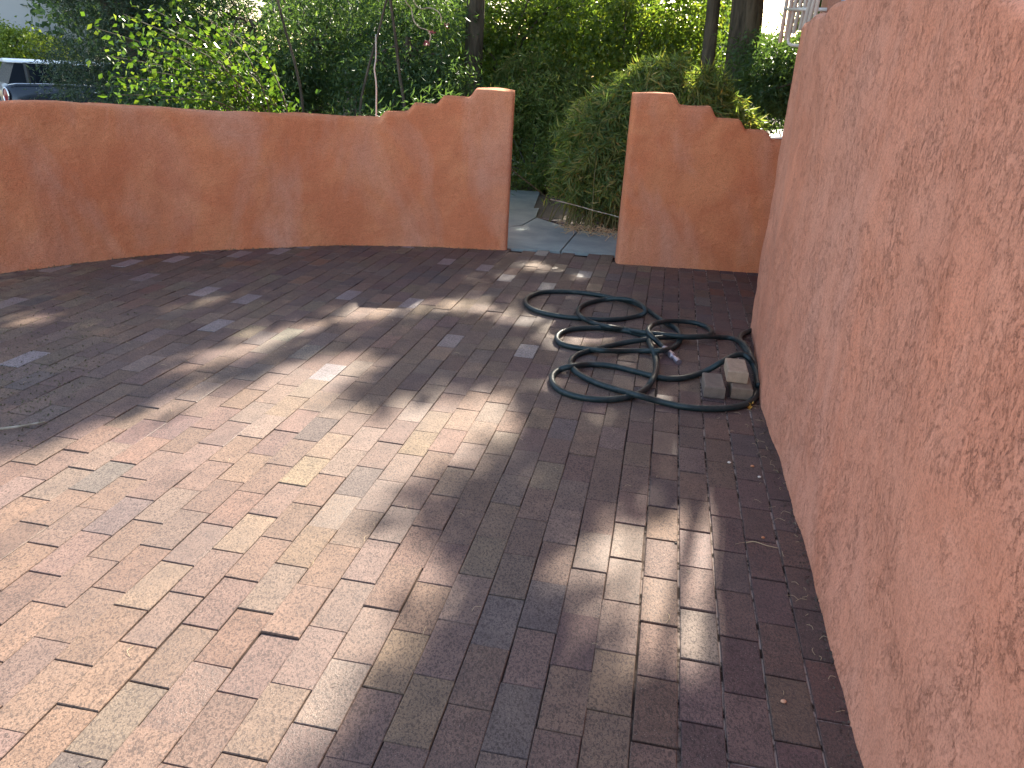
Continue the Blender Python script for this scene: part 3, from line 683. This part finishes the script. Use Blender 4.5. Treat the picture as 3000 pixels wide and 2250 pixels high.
# low bushes behind the curved wall
for k, (x_, Y, r_, h_, mt_, lb) in enumerate([
    (330, 7.6, .55, .55, 'leaf_dark', 'low dark bush behind the curved wall below the shiny leaved shrub'),
    (520, 8.4, .7, .62, 'leaf_dark', 'low dark bush behind the middle of the curved wall'),
    (720, 8.2, .75, .60, 'leaf_dark', 'low dark bush behind the curved wall left of the pale stake'),
    (930, 8.6, .7, .75, 'leaf_dark', 'low dark bush behind the wall steps'),
    (1150, 10.9, .85, .95, 'leaf_reed', 'green bush seen through the gate opening behind the path')]):
    c_ = at(x_, 300, Y); z0 = zg(Y) 
    tree('low_bush', lb, 'bush', (float(c_[0]), Y, z0), .4, .03, [((c_[0], Y, z0 + h_ * .8), (r_, r_ * .6, h_ * .75)), ((c_[0] + r_ * .5, Y + .2, z0 + h_ * .5), (r_ * .6, r_ * .5, h_ * .5)), ((c_[0] - r_ * .5, Y + .1, z0 + h_ * .55), (r_ * .6, r_ * .5, h_ * .5))],
         170, 36, .10, .085, .018 if k != 4 else .014, M[mt_], droop=-.1, group='low bushes behind the wall', nl=8, shell=.4)

# reedy arching bush beside the gate
def reed(root, n, hmax, spread, label, name='reedy_bush', llen=.12, w_=.012, per=46, bias=(0, 0), seed=3):
    e_ = empty(name, root); tag(e_, label, 'bush'); mb = MB(); C_ = []; D_ = []
    for k in range(n):
        a = rng.uniform(0, 2 * math.pi); rr_ = spread * math.sqrt(rng.random()); h_ = hmax * rng.uniform(.5, 1.0) * (1 - .32 * (rr_ / spread) ** 2)
        b0 = np.array(root) + [rng.normal(0, .30), rng.normal(0, .20), 0]
        tip = np.array(root) + [math.cos(a) * rr_ + bias[0], math.sin(a) * rr_ * .6 + bias[1], h_]
        top = b0 * .3 + tip * .7; top[2] = root[2] + h_ * 1.02
        end = tip + [math.cos(a) * .18, math.sin(a) * .12, -rng.uniform(.05, .3) * h_]
        c_ = spline([b0, b0 * .65 + top * .35 + [0, 0, h_ * .22], top, end], 8); mb.tube(c_, np.linspace(.006, .0018, len(c_)), 4, False)
        m_ = len(c_); idx = rng.uniform(.12, 1, per) ** .8 * (m_ - 1.001); i0 = idx.astype(int); fr = (idx - i0)[:, None]
        p_ = c_[i0] * (1 - fr) + c_[i0 + 1] * fr; d_ = c_[i0 + 1] - c_[i0]; d_ /= np.linalg.norm(d_, axis=1)[:, None]
        C_.append(p_ + rng.normal(size=p_.shape) * .02); D_.append(d_ * .5 + rng.normal(size=d_.shape) * .62 + [0, 0, -.18])
    mb.build('stems', M['cane'], e_, True)
    C_ = np.concatenate(C_); D_ = np.concatenate(D_); n_ = len(C_)
    leaves('foliage', C_, D_, llen * rng.uniform(.6, 1.3, n_), w_ * rng.uniform(.7, 1.2, n_), M['leaf_reed'], e_, None, origin=root, curl=.2)
    return e_
reed((1.36, 8.35, -.03), 430, 1.66, .92, 'big reedy bush with arching narrow leaves beside the path, seen through the gate', per=115, llen=.13, w_=.018)
reed((.95, 8.0, -.03), 150, .95, .55, 'lowest reedy clump at the edge of the path in front of the big reedy bush', per=70, llen=.13, w_=.017)
reed((.9, 10.6, -.38), 170, 1.15, .8, 'low reedy clump behind the big reedy bush hiding the kerb', per=80, llen=.13, w_=.017)
reed((.25, 12.0, -.38), 300, 2.2, 1.15, 'soft green reedy shrub at the end of the path, left half of the gate opening', per=110, llen=.13, w_=.017)
reed((1.55, 8.95, -.06), 200, 1.15, .38, 'lower reedy bush behind the short stepped wall', per=90, llen=.12, w_=.017)

# far woodland as one mass
bl = []
for k in range(200):
    x_ = rng.uniform(-15, 16); y_ = rng.uniform(22.5, 29); z_ = rng.uniform(.2, 9.5)
    p_ = px(np.array([x_, y_, z_]))[0]
    if (p_[0] < 150) or (420 < p_[0] < 620 and p_[1] < 90) or (1600 < p_[0] < 1780 and p_[1] < 110): continue
    bl.append(((x_, y_, z_), (1.5, 1.2, 1.2)))
cs, C_, tn = clumps(bl, 4600, 34, .34, .1)
pp = px(C_); kill = ((pp[:, 0] > 470) & (pp[:, 0] < 570) & (pp[:, 1] < 62)) | ((pp[:, 0] > 1640) & (pp[:, 0] < 1715) & (pp[:, 1] < 75)) | (pp[:, 0] < 60)
D_ = outdirs(C_, cs, 34)
o = leaves('far_woodland', C_[~kill], D_[~kill], .24, .15, M['leaf_dark'], None, tn[~kill]); tag(o, 'mass of green trees across the street', 'woodland', kind='stuff')

# thin bare stems among the dark trees
for k, (pts, Y, r_, lb) in enumerate([
    ([(905, 250), (893, 160), (884, 80), (868, -40)], 9.6, .020, 'thin dark leaning stem behind the curved wall, left of the pale stake'),
    ([(778, 250), (790, 170), (812, 90), (835, 0), (850, -60)], 9.9, .016, 'thin dark stem leaning right close behind the pale stake'),
    ([(655, 240), (640, 150), (615, 60), (590, -40)], 9.4, .016, 'thin dark stem leaning left in the dark feathery tree')]):
    pts = [(a - (30 if k == 0 else 0), b_) for a, b_ in pts]
    P3 = [at(a, b_, Y) for a, b_ in pts]; P3 = [np.array([P3[0][0], Y, zg(Y)])] + P3
    mb = MB(); c_ = spline(P3, 6); mb.tube(c_, np.linspace(r_ * 1.1, r_ * .8, len(c_)), 7); tag(mb.build('thin_stem', M['bark'], None, True), lb, 'stem', 'thin stems behind the curved wall')
# hanging vine with pink flowers
vine = empty('hanging_vine', at(720, 160, 8.8)); tag(vine, 'thin curling vine with pink flowers hanging above the wall steps', 'vine')
ZV = lambda x, y: ((x / 3.16 + 1100) / K_, (y / 3.16) / K_)
mb = MB()
mb.tube(spline([at(*ZV(*p_), 8.8) for p_ in [(250, -160), (280, 10), (330, 80), (350, 180), (400, 250), (480, 280), (510, 340), (490, 400)]], 6), .006, 6)
mb.tube(spline([at(*ZV(*p_), 8.9) for p_ in [(330, -120), (360, 20), (420, 80), (500, 72), (570, 100), (605, 150), (610, 210)]], 6), .006, 6)
mb.build('stem', M['pale_stem'], vine, True)
for (a, b_) in [(520, 295), (490, 390), (470, 410), (655, 240)]:
    c0 = at(*ZV(a, b_), 8.78); C_ = c0 + rng.normal(size=(8, 3)) * .007; leaves('flower', C_, rng.normal(size=(8, 3)), .035, .022, M['petal'], vine)
# pale stake
p0, p1 = at(813, 256, 7.2), at(812, 74, 7.2); mb = MB()
c_ = np.array([[p0[0], 7.2, -.03], p0, at(813, 185, 7.2), at(809, 150, 7.2) , at(812, 125, 7.2), p1]); c_ = spline(c_, 5); mb.tube(c_, np.linspace(.008, .006, len(c_)), 7)
tag(mb.build('stake', mat('stake', (.50, .47, .42), .8), None, True), 'pale thin stake standing behind the curved wall', 'stake')

# twig and dry grass in the gate opening
ZG = lambda x, y: zc(x, y)
def twig(name, pts, r_, mt_, label, cat='twig', group=None):
    mb = MB(); c_ = spline(pts, 6); mb.tube(c_, np.linspace(r_, r_ * .6, len(c_)), 6); return tag(mb.build(name, mt_, None, True), label, cat, group)
twig('drooping_branch', [at(*ZG(60, 180), 7.0), at(*ZG(150, 262), 7.2), at(*ZG(250, 340), 7.3), at(*ZG(350, 420), 7.4), at(*ZG(430, 485), 7.5)], .006, M['stem'], 'dark drooping branch crossing the gate opening', 'branch')
twig('dry_cane', [at(*ZG(400, 452), 7.5), at(*ZG(560, 490), 7.45), at(*ZG(720, 535), 7.35), at(*ZG(890, 580), 7.2), at(*ZG(960, 620), 7.1)], .006, M['pale_stem'], 'pale dry cane leaning across the foot of the reedy bush', 'cane')
mb = MB()
for k in range(240):
    c0 = np.array([rng.uniform(.35, 1.5), 0, .0]); c0[1] = 7.62 + rng.normal(0, .13) - .25 * (c0[0] - .4)
    a = rng.uniform(0, math.pi); L = rng.uniform(.05, .16); d_ = np.array([math.cos(a), math.sin(a), 0]) * L
    mb.tube(spline([c0 + [0, 0, rng.uniform(0, .03)], c0 + d_ * .5 + [rng.normal(0, .02), 0, rng.uniform(.01, .07)], c0 + d_ + [0, 0, rng.uniform(0, .02)]], 3), .0022, 4, False)
tag(mb.build('dry_grass', M['straw'], None), 'dry straw heaped at the foot of the reedy bush', 'dry grass', kind='stuff')

# ------------------------------------------------------------------ small litter on the paving
def litter_pt(x, y): return gp(x, y)
mb = MB(); nl = 0
def needle(mb, p_, a, L, r_=.0011, bend=.3):
    d_ = np.array([math.cos(a), math.sin(a), 0]); n_ = np.array([-d_[1], d_[0], 0])
    mb.tube(spline([p_ + [0, 0, .003], p_ + d_ * L * .5 + n_ * L * bend + [0, 0, .006], p_ + d_ * L + [0, 0, .003]], 3), r_, 4, False)
for k in range(50):            # beside the tall wall
    y = rng.uniform(1.5, 3.9) if k < 60 else rng.normal(3.15, .14)
    xw = float(np.interp(y, PT[:len(PT) - 40, 1], PT[:len(PT) - 40, 0])); x = xw - abs(rng.normal(0, .055 if k < 60 else .09)) - .006
    needle(mb, np.array([x, y, 0]), rng.uniform(0, 6.28), rng.uniform(.012, .04), .0006, rng.uniform(-.3, .3))
for k in range(90):
    y = rng.uniform(.6, 4.6); x = rng.uniform(-2.2, 1.0); needle(mb, np.array([x, y, 0]), rng.uniform(0, 6.28), rng.uniform(.012, .04), .0006, rng.uniform(-.35, .35))
tag(mb.build('fallen_needles', M['straw'], None, origin=(0, 0, 0)), 'tiny curled dry needles scattered on the bricks', 'litter', kind='stuff')
n_ = 420
yy = rng.uniform(.9, 4.5, n_); xx = np.array([float(np.interp(y, PT[:len(PT) - 40, 1], PT[:len(PT) - 40, 0])) for y in yy]) - np.abs(rng.normal(0, .018, n_)) - .002
mdeb = mat('debris', (.10, .075, .06), .95)
leaves('wall_debris', np.stack([xx, yy, np.full(n_, .003)], -1), rng.normal(size=(n_, 3)) * [1, 1, .15], .009, .007, mdeb)
tag(bpy.data.objects['wall_debris'], 'dark crumbs and bits gathered along the foot of the tall wall', 'litter', kind='stuff')
n_ = 700
ii = rng.integers(0, len(PL) - 8, n_); off_ = np.abs(rng.normal(0, .018, n_)) + .004
leaves('leaf_litter', np.stack([PL[ii, 0], PL[ii, 1] - off_, np.full(n_, .003)], -1), rng.normal(size=(n_, 3)) * [1, 1, .2], .016, .009, mat('dry_leaf', (.24, .16, .09), .9))
tag(bpy.data.objects['leaf_litter'], 'brown leaf crumbs along the foot of the curved wall', 'litter', kind='stuff')
n_ = 900
yy = 2.6 + rng.gamma(2, .42, n_); xx = -1.75 - np.abs(rng.normal(0, .55, n_)) - .25 * (yy - 2.6)
leaves('moss_crumbs', np.stack([xx, yy, np.full(n_, .003)], -1), rng.normal(size=(n_, 3)) * [1, 1, .2], .010, .008, mat('moss', (.11, .10, .05), .95))
tag(bpy.data.objects['moss_crumbs'], 'crumbs of moss and leaf dust on the bricks at the left edge', 'litter', kind='stuff')
twig('fallen_twig', [gp(-30, 930, .012), gp(20, 924, .014), gp(60, 918, .012), gp(98, 911, .010)], .006, M['pale_stem'], 'pale peeled twig lying on the bricks at the left edge')
twig('fallen_twig', [gp(1612, 1172, .006), gp(1630, 1170, .008), gp(1655, 1178, .006), gp(1682, 1184, .004)], .0016, M['straw'], 'thin tan dry twig lying near the tall wall below the hose')
def pebble(x, y, r_, c, lb, nm='pebble', cat='pebble'):
    p_ = gp(x, y); mb = MB(); V = []; F = []; nu, nv = 8, 6
    for i in range(nv + 1):
        for j in range(nu):
            a, t_ = 2 * math.pi * j / nu, math.pi * i / nv
            V.append((p_[0] + r_ * 1.3 * math.sin(t_) * math.cos(a) * (1 + .1 * math.sin(3 * a)), p_[1] + r_ * math.sin(t_) * math.sin(a), r_ * .75 + .7 * r_ * math.cos(t_)))
    for i in range(nv):
        for j in range(nu): F.append((i * nu + j, (i + 1) * nu + j, (i + 1) * nu + (j + 1) % nu, i * nu + (j + 1) % nu))
    mb.add(V, F); tag(mb.build(nm, mat(nm, c, .7), None, True), lb, cat)
pebble(1575, 1001, .006, (.75, .66, .58), 'small white pebble left of two others near the tall wall')
pebble(1625, 1009, .006, (.62, .25, .12), 'small orange chip of stucco between two white pebbles')
pebble(1640, 1032, .0055, (.78, .68, .60), 'small white pebble nearest the tall wall below the orange chip')
pebble(1648, 1163, .005, (.62, .25, .12), 'tiny orange stucco chip lying beside the thin tan twig')
pebble(1692, 1518, .006, (.70, .36, .22), 'tiny orange chip on the dark bricks at the bottom right')
pebble(1460, 1175, .004, (.05, .04, .03), 'tiny dark seed on the sunny patch of brick')
c0 = gp(1616, 879); leaves('orange_leaf', np.array([c0 + [rng.normal(0, .008), rng.normal(0, .008), .012] for _ in range(7)]), rng.normal(size=(7, 3)), .028, .022, mat('orange_leaf', (.62, .30, .05), .6))
tag(bpy.data.objects['orange_leaf'], 'crumpled yellow orange leaf beside the hose at the foot of the tall wall', 'leaf')
pebble(1640, 808, .007, (.8, .8, .82), 'small white stone resting against the hose by the loose bricks')

# ------------------------------------------------------------------ cars
def car(name, loc, yaw, paint, roofc, label, group=None):
    e_ = empty(name, (0, 0, 0)); tag(e_, label, 'car', group)
    body_m = mat('car_paint', paint, .22, spec=.7); body_m.node_tree.nodes['Principled BSDF'].inputs['Coat Weight'].default_value = .25
    glass = mat('car_glass', (.006, .009, .014), .22, spec=.12); blk = mat('black_plastic', (.02, .02, .02), .5); chrome = mat('chrome', (.75, .75, .77), .15, 1.0)
    roof_m = mat('roof_paint', roofc, .25, spec=.6)
    # stations along x (rear to front): x, half width, z bottom, z belt (shoulder), z deck
    st = [(-1.92, .62, .42, .78, .80), (-1.86, .78, .30, .86, .90), (-1.70, .82, .22, .92, .97), (-1.2, .84, .20, .93, .99), (-.3, .85, .20, .92, .98), (.5, .85, .20, .90, .97), (.85, .85, .20, .88, .96), (1.25, .84, .20, .84, .92), (1.65, .80, .24, .78, .86), (1.86, .70, .32, .68, .74), (1.93, .55, .40, .60, .64)]
    V = []; 
    for (x, hw_, zb, zs, zd) in st:
        sec = [(-hw_ * .93, zb), (-hw_, zb + .12), (-hw_ * 1.0, (zb + zs) / 2), (-hw_ * .97, zs), (-hw_ * .86, zd), (-hw_ * .4, zd + .02), (0, zd + .03), (hw_ * .4, zd + .02), (hw_ * .86, zd), (hw_ * .97, zs), (hw_, (zb + zs) / 2), (hw_, zb + .12), (hw_ * .93, zb)]
        V += [(x, y, z) for y, z in sec]
    k = 13; F = [(i * k + j, i * k + (j + 1) % k, (i + 1) * k + (j + 1) % k, (i + 1) * k + j) for i in range(len(st) - 1) for j in range(k)]
    F += [tuple(range(k - 1, -1, -1)), tuple((len(st) - 1) * k + j for j in range(k))]
    body = mesh_obj('body', V, F, body_m, e_, True, origin=(0, 0, 0))
    # greenhouse
    gh = [(-1.80, .66, .98, -1.62, .58), (-1.3, .75, .98, -1.30, .63), (-.2, .76, .98, -.2, .65), (.45, .75, .97, .20, .63), (.92, .68, .96, .42, .58)]
    V = []
    for (x0, w0, z0, x1, w1) in gh:
        zt = 1.36 if x0 < 0 else 1.35
        V += [(x0, -w0, z0 - .03), (x1, -w1, zt), (x1, w1, zt), (x0, w0, z0 - .03)]
    F = [(i * 4 + j, i * 4 + (j + 1) % 4, (i + 1) * 4 + (j + 1) % 4, (i + 1) * 4 + j) for i in range(len(gh) - 1) for j in range(4)] + [(3, 2, 1, 0), (16, 17, 18, 19)]
    mesh_obj('window', V, F, glass, e_, False, origin=(0, 0, 0))
    V = []; rs = [(-1.72, .56), (-1.60, .62), (-1.0, .655), (-.2, .665), (.30, .645), (.47, .58)]
    for (x, w_) in rs: V += [(x, -w_, 1.352), (x, -w_ * .92, 1.395), (x, 0, 1.425), (x, w_ * .92, 1.395), (x, w_, 1.352), (x, 0, 1.345)]
    F = [(i * 6 + j, i * 6 + (j + 1) % 6, (i + 1) * 6 + (j + 1) % 6, (i + 1) * 6 + j) for i in range(len(rs) - 1) for j in range(6)] + [(5, 4, 3, 2, 1, 0), tuple(30 + j for j in range(6))]
    mesh_obj('roof', V, F, roof_m, e_, True, origin=(0, 0, 0))
    for s_ in (-1, 1):
        for x0_, r0_ in ((-.36, .03), (-1.44, .045)):
            mb = MB(); mb.tube([(x0_, s_ * (.765 - (.025 if x0_ < -1 else 0)), .97), (x0_, s_ * (.655 - (.025 if x0_ < -1 else 0)), 1.355)], r0_, 6); mb.build('pillar', blk, e_, origin=(0, 0, 0))
        mb = MB(); mb.tube([(x, s_ * w_, z) for x, w_, z in [(-1.83, .79, .93), (-1.70, .825, .955), (-1.2, .845, .965), (-.3, .855, .96), (.5, .855, .95), (.9, .85, .935)]], .012, 6); mb.build('trim', chrome, e_, True, origin=(0, 0, 0))
        # tail light: oval lens in a chrome ring, on the rear corner
        c = np.array([-1.845, s_ * .71, .72]); th = np.linspace(0, 2 * math.pi, 25)
        ax1 = np.array([.22 * 1, s_ * -1.0 * -1, 0]); ax1 = np.array([.35, s_ * 1.0, 0]); ax1 /= np.linalg.norm(ax1); out = np.array([-1, s_ * .35, 0]); out /= np.linalg.norm(out)
        ring = [c + out * .045 + ax1 * .095 * math.cos(a) + np.array([0, 0, 1]) * .145 * math.sin(a) for a in th]
        mb = MB(); mb.tube(ring, .016, 6, False); tl = mb.build('tail_light_ring', chrome, e_, True, origin=(0, 0, 0))
        mb = MB(); cen = c + out * .07; Vl = [cen] + [r_ - out * .0 for r_ in ring[:-1]]; mb.add(Vl, [(0, i + 1, (i + 1) % 24 + 1) for i in range(24)]); mb.build('tail_light', mat('red_lens', (.30, .03, .035), .2), e_, origin=(0, 0, 0))
        mb = MB(); mb.tube([(-.25, s_ * .862, .82), (-.08, s_ * .862, .82)], .014, 6); mb.build('door_handle', chrome, e_, True, origin=(0, 0, 0))
        mb = MB(); c = np.array([1.72, s_ * .62, .70]); mb.tube([c, c + [.12, s_ * .02, -.01]], [.12, .10], 14); mb.build('headlight', mat('lens', (.7, .72, .75), .1), e_, True, origin=(0, 0, 0))
        mb = MB(); mb.box((.62, s_ * .94, 1.0), (.12, .18, .12)); mb.build('mirror', blk, e_, origin=(0, 0, 0))
        for xw in (-1.22, 1.22):
            ym = s_ * .78; mb = MB(); rp = [(-.11, .22), (-.105, .30), (0, .315), (.105, .30), (.11, .22)]
            Vt = [(xw + r_ * math.cos(a), ym + d_, .31 + r_ * math.sin(a)) for d_, r_ in rp for a in th[:-1]]
            mb.add(Vt, [(i * 24 + j, i * 24 + (j + 1) % 24, (i + 1) * 24 + (j + 1) % 24, (i + 1) * 24 + j) for i in range(4) for j in range(24)])
            wh = mb.build('tyre', blk, e_, True, origin=(xw, ym, .31))
            mb = MB(); mb.tube([(xw, ym - .09, .31), (xw, ym + .09, .31)], .215, 24); ro = mb.build('rim', chrome, None, origin=(xw, ym, .31)); ro.parent = wh; ro.location = (0, 0, 0)
    mb = MB(); mb.box((-1.94, 0, .62), (.02, .50, .12)); mb.build('plate', mat('plate', (.75, .75, .72), .5), e_, origin=(0, 0, 0))
    e_.location = loc; e_.rotation_euler = (0, 0, yaw); return e_
yw = R(42)
c_ = at(16, 203, 16.9); fwd = np.array([math.cos(yw), math.sin(yw)]); lft = np.array([-math.sin(yw), math.cos(yw)])
pos = c_[:2] + fwd * 1.86 + lft * .72
car('parked_car', (pos[0], pos[1], -.32), yw, (.015, .022, .035), (.80, .85, .90), 'small dark car with white roof and chrome ringed tail light parked beyond the curved wall')
car('parked_car', (5.55, 14.3, -.26), R(184), (.012, .03, .085), (.012, .03, .085), 'dark blue car whose bonnet shows over the low end of the short stepped wall')

# ------------------------------------------------------------------ far house at the left edge
fh = empty('far_house', (-19, 29, -.2)); tag(fh, 'pale far house with white roof edge at the upper left corner', 'house')
b = MB(); b.box((-19, 29, 1.35), (11, 6, 3.1)); b.build('wall', mat('render_grey', (.42, .42, .43), .9), fh)
b = MB(); b.box((-19, 29, 3.02), (11.2, 6.2, .28)); b.build('fascia', mat('brown_fascia', (.28, .17, .12), .8), fh)
b = MB(); b.box((-19, 29, 3.55), (11.8, 6.8, .70)); b.build('roof', mat('white_roof', (.80, .80, .78), .7), fh)
